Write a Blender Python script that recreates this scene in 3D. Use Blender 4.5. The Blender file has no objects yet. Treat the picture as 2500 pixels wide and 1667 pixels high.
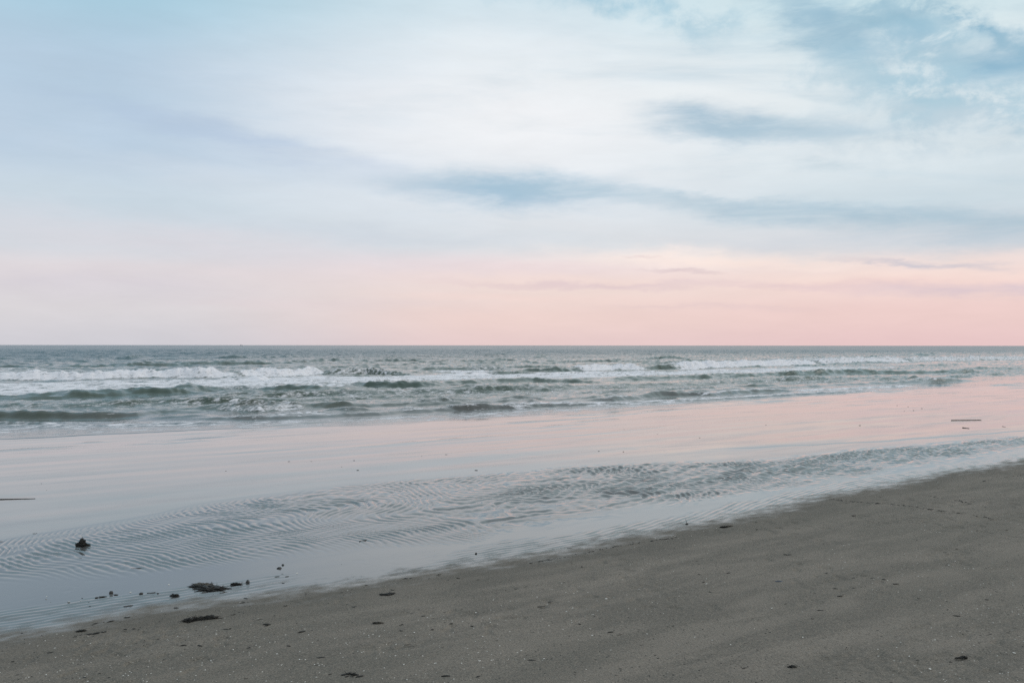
import bpy, bmesh, math, random
import numpy as np
from mathutils import Vector, Matrix, noise as mnoise

# ------------------------------------------------------------------ camera
sc = bpy.context.scene
H = 1.6                      # eye height above the wet flat
F = 2165.0                   # focal length in pixels of the 2500 px wide photograph
VH = 843.0                   # row of the horizon
cam_d = bpy.data.cameras.new('camera')
cam = bpy.data.objects.new('camera', cam_d)
sc.collection.objects.link(cam)
cam.location = (0, 0, H)
cam.rotation_euler = (math.radians(90) + math.atan((VH - 833.5) / F), math.radians(-0.05), 0)
cam_d.sensor_width = 36.0
cam_d.lens = 36.0 * F / 2500.0
cam_d.clip_start = 0.05
cam_d.clip_end = 90000
sc.camera = cam
sc.view_settings.view_transform = 'Standard'
sc.view_settings.look = 'None'
sc.view_settings.gamma = 1.0
sc.view_settings.use_curve_mapping = False
sc.view_settings.exposure = 0.0
sc.cycles.use_denoising = False
sc.cycles.max_bounces = 5


# ------------------------------------------------------------------ node helpers
def lin(c):
    return tuple(((x / 255.0) / 12.92 if x / 255.0 <= .04045 else ((x / 255.0 + .055) / 1.055) ** 2.4) for x in c) + (1.0,)


class NT:
    def __init__(s, tree):
        s.t = tree
        tree.nodes.clear()

    def n(s, typ, **kw):
        nd = s.t.nodes.new(typ)
        for k, v in kw.items():
            setattr(nd, k, v)
        return nd

    def put(s, sock, v):
        if hasattr(v, 'is_output') or isinstance(v, bpy.types.NodeSocket):
            s.t.links.new(v, sock)
        else:
            sock.default_value = v

    def m(s, op, a, b=None, c=None, clamp=False):
        nd = s.n('ShaderNodeMath', operation=op, use_clamp=clamp)
        s.put(nd.inputs[0], a)
        if b is not None: s.put(nd.inputs[1], b)
        if c is not None: s.put(nd.inputs[2], c)
        return nd.outputs[0]

    def vm(s, op, a, b=None, scale=None):
        nd = s.n('ShaderNodeVectorMath', operation=op)
        s.put(nd.inputs[0], a)
        if b is not None: s.put(nd.inputs[1], b)
        if scale is not None: s.put(nd.inputs['Scale'], scale)
        return nd.outputs['Value'] if op in ('LENGTH', 'DOT_PRODUCT') else nd.outputs[0]

    def xyz(s, x, y, z):
        nd = s.n('ShaderNodeCombineXYZ')
        s.put(nd.inputs[0], x); s.put(nd.inputs[1], y); s.put(nd.inputs[2], z)
        return nd.outputs[0]

    def mr(s, v, a, b, c, d, kind='SMOOTHSTEP'):
        nd = s.n('ShaderNodeMapRange', interpolation_type=kind)
        nd.clamp = True
        for i, q in enumerate((v, a, b, c, d)): s.put(nd.inputs[i], q)
        return nd.outputs[0]

    def mix(s, f, a, b, blend='MIX'):
        nd = s.n('ShaderNodeMix', data_type='RGBA', blend_type=blend)
        s.put(nd.inputs[0], f); s.put(nd.inputs[6], a); s.put(nd.inputs[7], b)
        return nd.outputs[2]

    def noise(s, vec, scale, detail=3, rough=.5, dist=0.0, out=0):
        nd = s.n('ShaderNodeTexNoise')
        s.put(nd.inputs['Vector'], vec)
        nd.inputs['Scale'].default_value = scale
        nd.inputs['Detail'].default_value = detail
        nd.inputs['Roughness'].default_value = rough
        nd.inputs['Distortion'].default_value = dist
        return nd.outputs[out]

    def mapping(s, vec, loc=(0, 0, 0), rot=(0, 0, 0), scale=(1, 1, 1), typ='POINT'):
        nd = s.n('ShaderNodeMapping', vector_type=typ)
        s.put(nd.inputs[0], vec)
        nd.inputs['Location'].default_value = loc
        nd.inputs['Rotation'].default_value = rot
        nd.inputs['Scale'].default_value = scale
        return nd.outputs[0]

    def attr(s, name):
        nd = s.n('ShaderNodeAttribute', attribute_name=name)
        return nd.outputs['Fac']

    def ramp(s, f, stops):
        nd = s.n('ShaderNodeValToRGB')
        nd.color_ramp.interpolation = 'EASE'
        e = nd.color_ramp.elements
        while len(e) < len(stops): e.new(0.5)
        for el, (p, c) in zip(e, stops):
            el.position = p
            el.color = lin(c)
        s.put(nd.inputs[0], f)
        return nd.outputs[0]


# ------------------------------------------------------------------ sky: overcast dusk, pink low over the sea
SUN_EL, SUN_AZ = math.radians(38), math.radians(75)      # diffuse glow high to the right
world = bpy.data.worlds.new('World')
sc.world = world
world.use_nodes = True
w = NT(world.node_tree)
tc = w.n('ShaderNodeTexCoord').outputs['Generated']
sep = w.n('ShaderNodeSeparateXYZ'); w.put(sep.inputs[0], tc)
dx, dy, dz = sep.outputs
az = w.m('ARCTAN2', dx, dy)
el = w.m('ARCSINE', dz)
zf = w.m('DIVIDE', dz, 0.72, clamp=True)
ZS = 0.72


def stops(*a): return [(z / ZS, c) for z, c in a]


rL = w.ramp(zf, stops((0, (208, 206, 213)), (.04, (217, 213, 217)), (.075, (221, 216, 220)), (.10, (212, 216, 223)), (.15, (203, 216, 226)),
                      (.20, (190, 208, 225)), (.27, (184, 205, 223)), (.36, (168, 205, 222)), (.60, (186, 208, 222)), (.72, (194, 210, 222))))
rM = w.ramp(zf, stops((0, (231, 205, 204)), (.03, (237, 211, 206)), (.06, (239, 218, 212)), (.088, (236, 219, 220)), (.112, (221, 224, 228)),
                      (.17, (229, 234, 239)), (.25, (240, 242, 244)), (.31, (228, 236, 241)), (.38, (210, 228, 236)), (.72, (198, 212, 222))))
rR = w.ramp(zf, stops((0, (230, 198, 199)), (.035, (236, 205, 202)), (.065, (242, 216, 210)), (.088, (238, 220, 216)), (.105, (218, 218, 222)),
                      (.15, (206, 219, 226)), (.20, (218, 228, 232)), (.28, (222, 233, 236)), (.36, (207, 230, 234)), (.72, (196, 211, 221))))
sa = w.m('SINE', az)
wob = w.m('MULTIPLY', w.m('SUBTRACT', w.noise(tc, 1.7, 3), 0.5), 0.25)
sa2 = w.m('ADD', sa, wob)
col = w.mix(w.mr(sa2, -.42, .02, 1, 0), rM, rL)
col = w.mix(w.mr(sa2, .02, .44, 0, 1), col, rR)
# cloud coordinates in radians, pushed about by stretched noise so that the edges fray
cc = w.xyz(az, el, 0.0)
st = w.mapping(cc, scale=(1, 3.6, 1), rot=(0, 0, .06))
w1 = w.noise(st, 6.0, 6, .62, .2, out=1)
w2 = w.noise(st, 26.0, 5, .65, .3, out=1)
off = w.vm('ADD', w.vm('MULTIPLY', w.vm('SUBTRACT', w1, (.5, .5, .5)), (.12, .040, 0)),
           w.vm('MULTIPLY', w.vm('SUBTRACT', w2, (.5, .5, .5)), (.045, .013, 0)))
cw = w.vm('ADD', cc, off)
PXR = 2037.0
# the broken cloud high on the right is puffy rather than streaked
p1 = w.noise(w.mapping(cc, scale=(1, 1.5, 1)), 11.0, 6, .6, .1, out=1)
cw2 = w.vm('ADD', cc, w.vm('MULTIPLY', w.vm('SUBTRACT', p1, (.5, .5, .5)), (.20, .10, 0)))
wisp = w.mr(w.noise(w.mapping(cc, scale=(1, 6, 1), rot=(0, 0, .09), loc=(5, 3, 0)), 7.0, 7, .66, .5), .34, .58, .55, 1)
puff = w.mr(w.noise(w.mapping(cc, scale=(1, 1.4, 1), loc=(2, 1, 0)), 19.0, 6, .62, .3), .37, .58, .08, 1)


def blob(u, v, su, sv, tilt, strength, colour, puffy=False):
    global col
    a0 = math.atan((u - 1176) / PXR)
    e0 = math.atan((793 - v) / PXR * math.cos(a0))
    q = w.mapping(cw2 if puffy else cw, loc=(a0, e0, 0), rot=(0, 0, -math.radians(tilt)), scale=(su / PXR, sv / PXR, 1), typ='TEXTURE')
    f = w.mr(w.vm('LENGTH', q), 0.0, 2.1, strength, 0.0)
    f = w.m('MULTIPLY', f, puff if puffy else wisp)
    col = w.mix(f, col, lin(colour))


blob(1130, 290, 420, 110, 4, .55, (243, 244, 246))
blob(1850, 360, 330, 45, 3, .5, (226, 234, 238))
blob(1560, 200, 380, 55, 8, .45, (238, 242, 243))
blob(1600, 590, 300, 20, 1, .95, (254, 238, 230))
blob(1850, 600, 260, 12, 2, .6, (252, 228, 218))
blob(1250, 640, 300, 16, 1, .40, (248, 222, 212))
blob(2150, 655, 260, 16, 1, .30, (246, 210, 204))
blob(520, 560, 420, 30, 4, .45, (224, 216, 222))
blob(350, 640, 500, 40, 1, .35, (228, 214, 216))
blob(760, 460, 400, 26, 8, .5, (216, 224, 232))
blob(560, 320, 260, 20, 8, .50, (174, 194, 220))
blob(860, 410, 260, 20, 6, .3, (192, 208, 224))
blob(1180, 438, 200, 30, 4, .95, (160, 190, 210))
blob(1470, 455, 240, 14, 5, .70, (178, 201, 215))
blob(1930, 490, 300, 19, 6, .75, (166, 192, 208))
blob(2330, 520, 220, 34, 4, .65, (166, 191, 206))
blob(2150, 560, 330, 22, 1, .55, (186, 201, 213))
blob(900, 545, 330, 22, 4, .45, (203, 213, 224))
blob(1650, 284, 120, 26, 7, .9, (165, 191, 208))
blob(1830, 300, 190, 17, 3, .75, (172, 197, 212))
blob(2180, 295, 190, 50, 2, .65, (184, 204, 216), True)
blob(2060, 250, 120, 25, 20, .3, (190, 212, 222))
blob(1860, 45, 110, 36, 28, .9, (148, 184, 204))
blob(1930, 110, 90, 26, 10, .95, (147, 184, 204))
blob(2090, 60, 80, 45, 35, 1.0, (143, 182, 202), True)
blob(2090, 170, 150, 60, 30, .8, (168, 199, 214), True)
blob(2320, 140, 90, 30, 4, 1.0, (142, 182, 204))
blob(2280, 50, 150, 28, 28, 1.0, (145, 184, 204), True)
blob(2120, 70, 90, 22, 20, .7, (160, 196, 212), True)
blob(2200, 210, 190, 40, 20, .75, (170, 202, 216), True)
blob(1400, 6, 190, 26, 8, .85, (165, 202, 219), True)
blob(1600, 20, 90, 30, 30, .6, (175, 206, 220), True)
blob(1900, 378, 40, 8, 0, .5, (190, 208, 218))
blob(1560, 621, 60, 5, 2, .75, (205, 186, 194))
blob(1470, 588, 30, 3, 2, .5, (225, 205, 206))
blob(2100, 604, 110, 6, 7, .75, (190, 190, 204))
blob(1330, 655, 220, 7, 1, .75, (222, 200, 204))
blob(1900, 628, 260, 9, 2, .6, (250, 226, 216))
blob(1250, 690, 260, 10, 1, .5, (243, 216, 210))
blob(1820, 654, 220, 7, 2, .6, (224, 200, 204))
blob(1620, 708, 160, 5, 1, .4, (222, 198, 201))
blob(2260, 668, 180, 12, 1, .75, (214, 196, 206))
blob(760, 700, 240, 8, 1, .3, (222, 206, 210))
blob(180, 655, 260, 22, 1, .4, (206, 202, 214))
# high thin veil that goes on round the whole sky
pz = w.m('ADD', dz, 0.16)
pl = w.xyz(w.m('DIVIDE', dx, pz), w.m('DIVIDE', dy, pz), 0.0)
veil = w.noise(w.mapping(pl, rot=(0, 0, .5), scale=(1, 2.2, 1)), 1.5, 7, .6, .4)
veil_m = w.mr(veil, .45, .75, 0, 1)
hi = w.m('MULTIPLY', w.mr(dz, .05, .30, 0, 1), w.mr(sa, -.25, .35, .28, 1))
col = w.mix(w.m('MULTIPLY', w.m('MULTIPLY', veil_m, hi), .42), col, lin((160, 192, 210)))
fine = w.noise(w.mapping(cc, scale=(1, 4.5, 1), rot=(0, 0, .05)), 9.0, 7, .62, .3)
shade = w.mr(fine, .25, .75, .985, 1.055, 'LINEAR')
col = w.mix(1.0, col, w.xyz(shade, shade, shade), 'MULTIPLY')
sky = w.n('ShaderNodeTexSky', sky_type='NISHITA')
sky.sun_disc = False
sky.sun_elevation = SUN_EL
sky.sun_rotation = SUN_AZ
WS = 0.1
scaled = w.vm('SCALE', col, scale=1.0 / WS)
mixed = w.mix(0.95, sky.outputs[0], scaled)
bg = w.n('ShaderNodeBackground'); w.put(bg.inputs[0], mixed); bg.inputs[1].default_value = WS
wo = w.n('ShaderNodeOutputWorld'); w.put(wo.inputs[0], bg.outputs[0])

sun_d = bpy.data.lights.new('sun', 'SUN')
sun_d.energy = 0.8
sun_d.angle = math.radians(60)
sun_d.color = (1.0, .95, .9)
sun = bpy.data.objects.new('sun', sun_d)
sc.collection.objects.link(sun)
sdir = Vector((math.sin(SUN_AZ) * math.cos(SUN_EL), math.cos(SUN_AZ) * math.cos(SUN_EL), math.sin(SUN_EL)))
sun.rotation_euler = sdir.to_track_quat('Z', 'Y').to_euler()


# ------------------------------------------------------------------ numpy noise
_rs = np.random.RandomState(7)
_perm = _rs.permutation(256).astype(np.int32)
_perm = np.concatenate([_perm, _perm])
_ga = _rs.rand(256) * 2 * np.pi
_gx, _gy = np.cos(_ga), np.sin(_ga)


def pn(x, y, seed=0):
    x = x + seed * 37.13; y = y - seed * 19.71
    xi = np.floor(x).astype(np.int64); yi = np.floor(y).astype(np.int64)
    fx = x - xi; fy = y - yi
    def g(a, b, ox, oy):
        h = _perm[_perm[(a & 255)] + (b & 255)]
        return _gx[h] * (fx - ox) + _gy[h] * (fy - oy)
    u = fx * fx * fx * (fx * (fx * 6 - 15) + 10); v = fy * fy * fy * (fy * (fy * 6 - 15) + 10)
    a = g(xi, yi, 0, 0) * (1 - u) + g(xi + 1, yi, 1, 0) * u
    b = g(xi, yi + 1, 0, 1) * (1 - u) + g(xi + 1, yi + 1, 1, 1) * u
    return (a * (1 - v) + b * v) * 1.4


def fbm(x, y, oct=4, seed=0, gain=.5):
    r = 0; a = 1; t = 0
    for i in range(oct):
        r = r + a * pn(x, y, seed + i * 3); t += a
        x = x * 2.03; y = y * 2.03; a *= gain
    return r / t


def ss(a, b, x):
    t = np.clip((x - a) / (b - a), 0, 1)
    return t * t * (3 - 2 * t)


# ------------------------------------------------------------------ shore frame: s runs along the shore, n points out to sea
PHI = math.radians(35)
CS, SN = math.cos(PHI), math.sin(PHI)


def to_sn(x, y): return x * CS + y * SN, -x * SN + y * CS


TAU, N0, N1 = .0125, 8.0, 17.5            # the wet flat falls gently towards the sea
SEA_Z = -TAU * (N1 - N0)


def base_z(n): return -TAU * np.clip(n - N0, 0, N1 - N0)


def ground_xy(u, v, z=0.0):
    Y = H * F / (v - VH)
    for _ in range(14):
        n = Y * (CS - (u - 1250.0) / F * SN)
        Y = (H - z - base_z(n)) * F / (v - VH)
    return (u - 1250.0) / F * Y, Y


def curve(pts):
    q = sorted(to_sn(*ground_xy(u, v)) for u, v in pts)
    S = np.array([a for a, b in q]); N = np.array([b for a, b in q])
    S = np.concatenate([[S[0] - 400], S, [S[-1] + 400]])
    N = np.concatenate([[N[0]], N, [N[-1]]])
    return lambda s: np.interp(s, S, N)


k = 1.063
cA = curve([(0, 1556), (106, 1536), (266, 1506), (425, 1480), (638, 1452), (850, 1428), (1063, 1396), (1276, 1364), (1488, 1324), (1700, 1281), (1913, 1238), (2073, 1203), (2232, 1171), (2500, 1124)])
cBup = curve([(0, 1496), (180, 1466), (360, 1447), (520, 1418), (690, 1400), (850, 1382), (1010, 1362), (1190, 1326), (1444, 1293), (1680, 1258), (1790, 1226), (2010, 1180), (2300, 1136), (2500, 1094)])
cD = curve([(0, 1420), (300, 1400), (500, 1392), (830, 1333), (1047, 1312), (1264, 1272), (1444, 1247), (1680, 1204), (1795, 1180), (2010, 1153), (2156, 1128), (2400, 1093), (2500, 1075)])
cE = curve([(0, 1319), (90, 1304), (180, 1289), (361, 1258), (470, 1232), (614, 1210), (850, 1182), (1047, 1166), (1227, 1154), (1408, 1136), (1680, 1126), (1867, 1120), (2010, 1103), (2190, 1086), (2380, 1073), (2500, 1062)])
cF2 = curve([(0, 1175), (1000, 1130), (1700, 1098), (2174, 1076), (2300, 1065), (2400, 1058), (2500, 1049)])
cH = curve([(0, 1072), (130, 1067), (250, 1061), (430, 1053), (560, 1048), (700, 1043), (850, 1040), (1000, 1035), (1200, 1024), (1380, 1012), (1520, 1000), (1680, 988), (1800, 978), (1960, 968), (2080, 958), (2250, 949), (2400, 942), (2500, 937)])


def ground(x, y, full=True):
    """height of the sand and the film of water on it, and how wet it is"""
    s, n = to_sn(x, y)
    A, B, D, E, F2, HH = cA(s), cBup(s), cD(s), cE(s), cF2(s), cH(s)
    wob = 0.10 * pn(s * .9, n * .9, 5) + .05 * pn(s * 3, n * 3, 6)
    inland = np.maximum(A - n, 0)
    z = 0.10 * (1 - np.exp(-inland * 0.18)) + 0.0
    z = z + 0.012 * pn(x * .5, y * .5, 11) * ss(0, 1.5, inland)
    if full:
        m_sand = ss(-.05, .5, inland + wob * .5)
        z = z + m_sand * (.009 * fbm(x * 2.2, y * 2.6, 4, 20) + .004 * np.maximum(fbm(s * 6, n * 14, 3, 30), 0.05))
        # pits and trodden hollows
        z = z - m_sand * .010 * ss(.30, .55, pn(x * 9, y * 9, 35)) * ss(-.1, .4, pn(x * .9, y * .9, 36))
        z = z - m_sand * .015 * ss(.25, .55, pn(x * 1.3, y * 1.6, 33)) * (0.5 + fbm(x * 14, y * 14, 2, 34))
    # rippled runnel
    q = E - n
    mid = ss(-.03, .35, q + .12 * pn(s * 1.5, n * 2, 41)) * ss(-.15, .45, n - D + .42 * ss(1, 8, s) + .3 * pn(s * .8, n * 1.6, 42))
    leftness = 1 - ss(-3, 4, s)
    amp = mid * (.55 + .45 * ss(-.5, .35, pn(s * .55, n * .9, 43))) * (1 - .25 * leftness)
    g = .30 * n - .30 * np.exp(-np.maximum(q, 0) / .26)
    far = ss(1.5, 9.5, s + 1.5 * pn(s * .4, n * .7, 38))
    lam = .064 + .034 * far
    ph = (s + g + .14 * pn(s * 1.1, n * 1.1, 44) + .045 * pn(s * 3.2, n * 3.2, 45) + .012 * pn(s * 11, n * 11, 49)) / lam
    r1 = np.sin(2 * np.pi * ph)
    r1 = r1 + .28 * np.cos(4 * np.pi * ph)
    ph2 = (n * .9 - .35 * s + .12 * pn(s * 1.5, n * 1.5, 46)) / (.15 + .08 * far)
    r2 = np.sin(2 * np.pi * ph2)
    brk = ss(-.35, .25, pn(s * 2.2, n * 3.2, 47))
    rip = r1 * (.45 + .55 * brk) * (1 - .35 * far) + (.25 + .75 * far) * .9 * r2 * (1 - .5 * brk) + far * 1.1 * pn(s * 5.5, n * 11, 48)
    if full:
        z = z + amp * .0046 * (1 + 2.1 * far) * rip * (.7 + .6 * ss(-.4, .4, pn(s * .8 + 5, n * 2.2, 39)))
    # fine ripples lying along the edge of the sand
    edge = ss(-.05, .12, n - A + wob * .5) * ss(-.05, .10, B - n + .1 * pn(s * 2, n * 2, 50)) * ss(-.35, .25, pn(s * .7 + 4, n * 1.5, 51) + .35)
    lp = (n + .06 * pn(s * .8, n * .8, 52) + .018 * pn(s * 5, n * 5, 53)) / (.060 + .016 * ss(4, 10, s))
    if full:
        z = z + edge * .0042 * np.sin(2 * np.pi * lp) * (.35 + .65 * ss(-.3, .4, pn(s * 6, n * 9, 54)))
    # the low scarp on the seaward side of the runnel, highest at the left
    sc_h = .022 * (1 - ss(-4.2, -.5, s)) + .001
    z = z + sc_h * ss(-.035, .03, n - E + .03 * pn(s * 4, n * 4, 60)) * (1 - ss(.3, 2.5, n - E))
    lip = ss(9.5, 13, s)
    z = z + lip * .005 * ss(-.05, .05, n - F2 + .12 * pn(s * 1.3, 0 * s, 61)) * (1 - ss(.1, 2.0, n - F2))
    # flat, and the streaks left by the last swash
    fl = ss(.2, 1.0, n - E)
    if full:
        z = z + fl * (.0012 * pn(s * .7, n * 2.2, 70) + .0075 * pn(s * .10, n * .55, 76) + .0032 * pn(s * .22 + 3, n * 1.5, 77))
        near = np.exp(-np.maximum(HH - n, 0) / 2.6) * ss(.0, .35, pn(s * .13, n * .45, 71) + .10)
        z = z + near * .045 * np.maximum(pn(s * .45, n * 2.4, 72) + .25 * pn(s * 1.5, n * 6, 73) - .08, 0)
        for q_, sd_ in ((2.6, 78), (4.1, 79)):
            z = z + .0035 * np.exp(-((n - HH + q_ + .8 * pn(s * .10, 0 * s, sd_)) / .07) ** 2) * ss(-.1, .3, pn(s * .2, n * .1, sd_ + 5))
        z = z + .008 * np.exp(-((n - HH + 1.3 + .5 * pn(s * .12, 0 * s, 74)) / .08) ** 2) * ss(-.2, .3, pn(s * .3, n * .1, 75))
    z = z - .02 * ss(-.3, 4, n - HH) - .25 * ss(3, 12, n - HH)
    wet = ss(-.24, .30, n - A + wob + .36 * fbm(s * 4.0, n * 9, 4, 80, .65))
    pool = ss(0, .15, n - A) * (1 - ss(-.05, .05, n - E)) * (.5 + .5 * mid)
    return z + base_z(n), wet, pool, s, n, A, E, HH


def gz(x, y):
    z = ground(np.array([x], float), np.array([y], float), False)[0][0]
    return float(z)


def P(u, v):
    """point of the beach seen at pixel (u, v) of the photograph"""
    z = 0.0
    for _ in range(6):
        x, y = ground_xy(u, v, z)
        z = gz(x, y) - base_z(to_sn(x, y)[1])
    z = gz(x, y)
    return Vector((x, y, z))


# ------------------------------------------------------------------ meshes from grids
def angles(lo_step):
    a = list(np.arange(-34, 34.001, lo_step))
    b = list(np.arange(34.3, 62, .35))
    c = list(np.arange(65, 180.01, 5.0))
    return np.radians(np.array(sorted([-t for t in b + c] + a + b + c)))


def link(ob, **kw):
    sc.collection.objects.link(ob)
    for k_, v_ in kw.items(): ob[k_] = v_
    return ob


def grid_faces(R, Cn):
    i = np.arange(R - 1)[:, None] * Cn + np.arange(Cn - 1)[None, :]
    return np.stack([i, i + 1, i + 1 + Cn, i + Cn], -1).reshape(-1, 4)


def grid_normals(co, R, Cn):
    g = co.reshape(R, Cn, 3)
    du = np.gradient(g, axis=1); dv = np.gradient(g, axis=0)
    nn = np.cross(du, dv)
    nn /= np.linalg.norm(nn, axis=2, keepdims=True) + 1e-12
    nn[nn[..., 2] < 0] *= -1
    return nn.reshape(-1, 3)


def mesh_from(name, co, faces, nrm, attrs, mat, **props):
    used = np.unique(faces)
    remap = np.full(len(co), -1, np.int64); remap[used] = np.arange(len(used))
    f = remap[faces]; c = co[used]
    me = bpy.data.meshes.new(name)
    me.vertices.add(len(c)); me.vertices.foreach_set('co', c.astype(np.float32).ravel())
    me.loops.add(f.size); me.loops.foreach_set('vertex_index', f.astype(np.int32).ravel())
    me.polygons.add(len(f)); me.polygons.foreach_set('loop_start', (np.arange(len(f)) * 4).astype(np.int32))
    me.update(calc_edges=True)
    me.polygons.foreach_set('use_smooth', np.ones(len(f), bool))
    for an, av in attrs.items():
        a = me.attributes.new(an, 'FLOAT', 'POINT')
        a.data.foreach_set('value', av[used].astype(np.float32))
    me.normals_split_custom_set_from_vertices(nrm[used].astype(np.float32))
    me.materials.append(mat)
    ob = bpy.data.objects.new(name, me)
    return link(ob, **props)


def new_mat(name):
    m = bpy.data.materials.new(name)
    m.use_nodes = True
    return m, NT(m.node_tree)


def finish(t, bsdf):
    o = t.n('ShaderNodeOutputMaterial')
    t.put(o.inputs[0], bsdf.outputs[0])


# ---- sand, damp to mirror wet
sand_mat, t = new_mat('beach sand')
geo = t.n('ShaderNodeNewGeometry').outputs['Position']
wet = t.attr('wet'); pool = t.attr('pool')
shore = t.mapping(geo, rot=(0, 0, -PHI))                         # x along the shore
streak = t.mapping(shore, scale=(1, 4.2, 1))
grain = t.noise(geo, 260, 2, .7)
mott = t.noise(geo, 38, 4, .7)
patch = t.noise(streak, .9, 5, .6, .3)
patch2 = t.noise(t.mapping(shore, scale=(1, 2, 1), loc=(3, 1, 0)), .35, 3, .5)
base = t.mix(t.mr(patch, .38, .64, 0, 1), (.142, .129, .110, 1), (.238, .205, .172, 1))
base = t.mix(t.mr(patch2, .35, .7, 0, .5), base, (.138, .130, .108, 1))
base = t.mix(t.mr(mott, .3, .75, 0, .45), base, (.26, .21, .165, 1))
base = t.mix(t.mr(grain, .3, .7, 0, .40), base, (.11, .093, .075, 1))
g2 = t.noise(geo, 105, 3, .75)
base = t.mix(t.mr(g2, .34, .48, .75, 0), base, (.075, .066, .055, 1))
base = t.mix(t.mr(g2, .54, .68, 0, .65), base, (.33, .28, .225, 1))
# dark and white grit
vd = t.n('ShaderNodeTexVoronoi'); t.put(vd.inputs['Vector'], geo); vd.inputs['Scale'].default_value = 15
dk_m = t.m('MULTIPLY', t.mr(vd.outputs['Distance'], .07, .17, 1, 0), t.mr(t.noise(geo, 1.3, 4, .65), .50, .62, 0, 1))
base = t.mix(t.m('MULTIPLY', dk_m, .8), base, (.030, .027, .023, 1))
vl = t.n('ShaderNodeTexVoronoi'); t.put(vl.inputs['Vector'], geo); vl.inputs['Scale'].default_value = 17
lt_m = t.m('MULTIPLY', t.mr(vl.outputs['Distance'], .035, .075, 1, 0), t.mr(t.noise(t.mapping(geo, loc=(9, 2, 0)), 1.1, 3, .6), .53, .62, 0, 1))
base = t.mix(t.m('MULTIPLY', lt_m, .8), base, (.5, .48, .44, 1))
wetcol = t.mix(t.mr(t.noise(streak, .8, 4, .55), .3, .7, 0, 1), (.17, .152, .138, 1), (.22, .195, .175, 1))
sx = t.n('ShaderNodeSeparateXYZ'); t.put(sx.inputs[0], shore)
pool_col = t.mix(t.mr(t.m('ADD', sx.outputs[0], t.m('MULTIPLY', patch2, 3.0)), 4.0, 11.0, 0, 1), (.115, .115, .112, 1), (.25, .232, .215, 1))  # pool colour made paler to the right, standing in for brighter sky reflection
pool_col = t.mix(t.mr(pool, .5, .95, 0, 1), pool_col, (.085, .085, .082, 1))
wetcol = t.mix(t.mr(pool, 0, .5, 0, 1), wetcol, pool_col)
wetcol = t.mix(t.mr(t.noise(geo, 45, 3, .6), .35, .7, 0, .3), wetcol, (.15, .145, .135, 1))
base = t.mix(t.m('MULTIPLY', t.attr('damp'), .5), base, (.105, .094, .078, 1))
colr = t.mix(wet, base, wetcol)
film = t.noise(t.mapping(shore, scale=(.35, 2.4, 1)), 1.1, 6, .6, .5)
rough_wet = t.m('ADD', t.mr(film, .40, .66, .02, .15), t.m('MULTIPLY', pool, -.03))
rough = t.m('ADD', t.m('MULTIPLY', t.m('SUBTRACT', 1.0, wet), .85), t.m('MULTIPLY', wet, rough_wet), clamp=True)
p = t.n('ShaderNodeBsdfPrincipled')
t.put(p.inputs['Base Color'], colr)
t.put(p.inputs['Roughness'], rough)
p.inputs['IOR'].default_value = 1.62
t.put(p.inputs['Specular IOR Level'], t.mr(wet, 0, .7, .12, .5))
b1 = t.n('ShaderNodeBump'); b1.inputs['Distance'].default_value = .007
hgt = t.m('ADD', t.m('MULTIPLY', mott, 1.2), t.m('MULTIPLY', g2, .8))
t.put(b1.inputs['Height'], hgt)
t.put(b1.inputs['Strength'], t.m('MULTIPLY', t.m('SUBTRACT', 1.0, wet), .8))
b2 = t.n('ShaderNodeBump'); b2.inputs['Distance'].default_value = .0012
t.put(b2.inputs['Height'], t.noise(streak, 14, 4, .6))
t.put(b2.inputs['Strength'], t.m('MULTIPLY', wet, .12))
t.put(b2.inputs['Normal'], b1.outputs[0])
t.put(p.inputs['Normal'], b2.outputs[0])
finish(t, p)

# ---- sea
sea_mat, t = new_mat('sea water and foam')
geo = t.n('ShaderNodeNewGeometry').outputs['Position']
foam = t.attr('foam'); far = t.attr('far'); shallow = t.attr('shallow')
shore = t.mapping(geo, rot=(0, 0, -PHI))
fn = t.noise(t.mapping(shore, scale=(1, 2.2, 2)), 3.2, 7, .72, .3)
fn2 = t.noise(t.mapping(shore, scale=(1, 1.6, 2)), 13, 4, .65, .3)
fmix = t.m('ADD', t.m('MULTIPLY', fn, .75), t.m('MULTIPLY', fn2, .25))
thr = t.m('SUBTRACT', 1.0, foam)
mask = t.mr(t.m('SUBTRACT', t.m('ADD', t.m('MULTIPLY', t.m('SUBTRACT', fmix, .5), 2.7), .5), thr), -.22, .26, 0, 1)
mask = t.m('MULTIPLY', mask, t.mr(foam, .02, .12, 0, 1))
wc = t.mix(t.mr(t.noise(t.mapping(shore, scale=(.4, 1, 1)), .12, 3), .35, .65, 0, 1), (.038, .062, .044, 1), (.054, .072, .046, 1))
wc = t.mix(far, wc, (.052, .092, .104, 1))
wc = t.mix(shallow, wc, (.085, .080, .072, 1))
colr = t.mix(mask, wc, (.80, .76, .77, 1))
p = t.n('ShaderNodeBsdfPrincipled')
t.put(p.inputs['Base Color'], colr)
p.inputs['IOR'].default_value = 1.333
wr = t.m('ADD', .06, t.m('MULTIPLY', far, .18))
t.put(p.inputs['Roughness'], t.m('ADD', wr, t.m('MULTIPLY', mask, .6)))
t.put(p.inputs['Specular IOR Level'], t.m('SUBTRACT', t.m('SUBTRACT', .5, t.m('MULTIPLY', far, .27)), t.m('MULTIPLY', mask, .2)))
bp = t.n('ShaderNodeBump'); bp.inputs['Distance'].default_value = .05
chop = t.noise(t.mapping(shore, scale=(.6, 1.5, 1)), 3.0, 5, .62, .2)
t.put(bp.inputs['Height'], t.m('ADD', chop, t.m('MULTIPLY', mask, fn2)))
t.put(bp.inputs['Strength'], t.m('SUBTRACT', .36, t.m('MULTIPLY', shallow, .26)))
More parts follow.
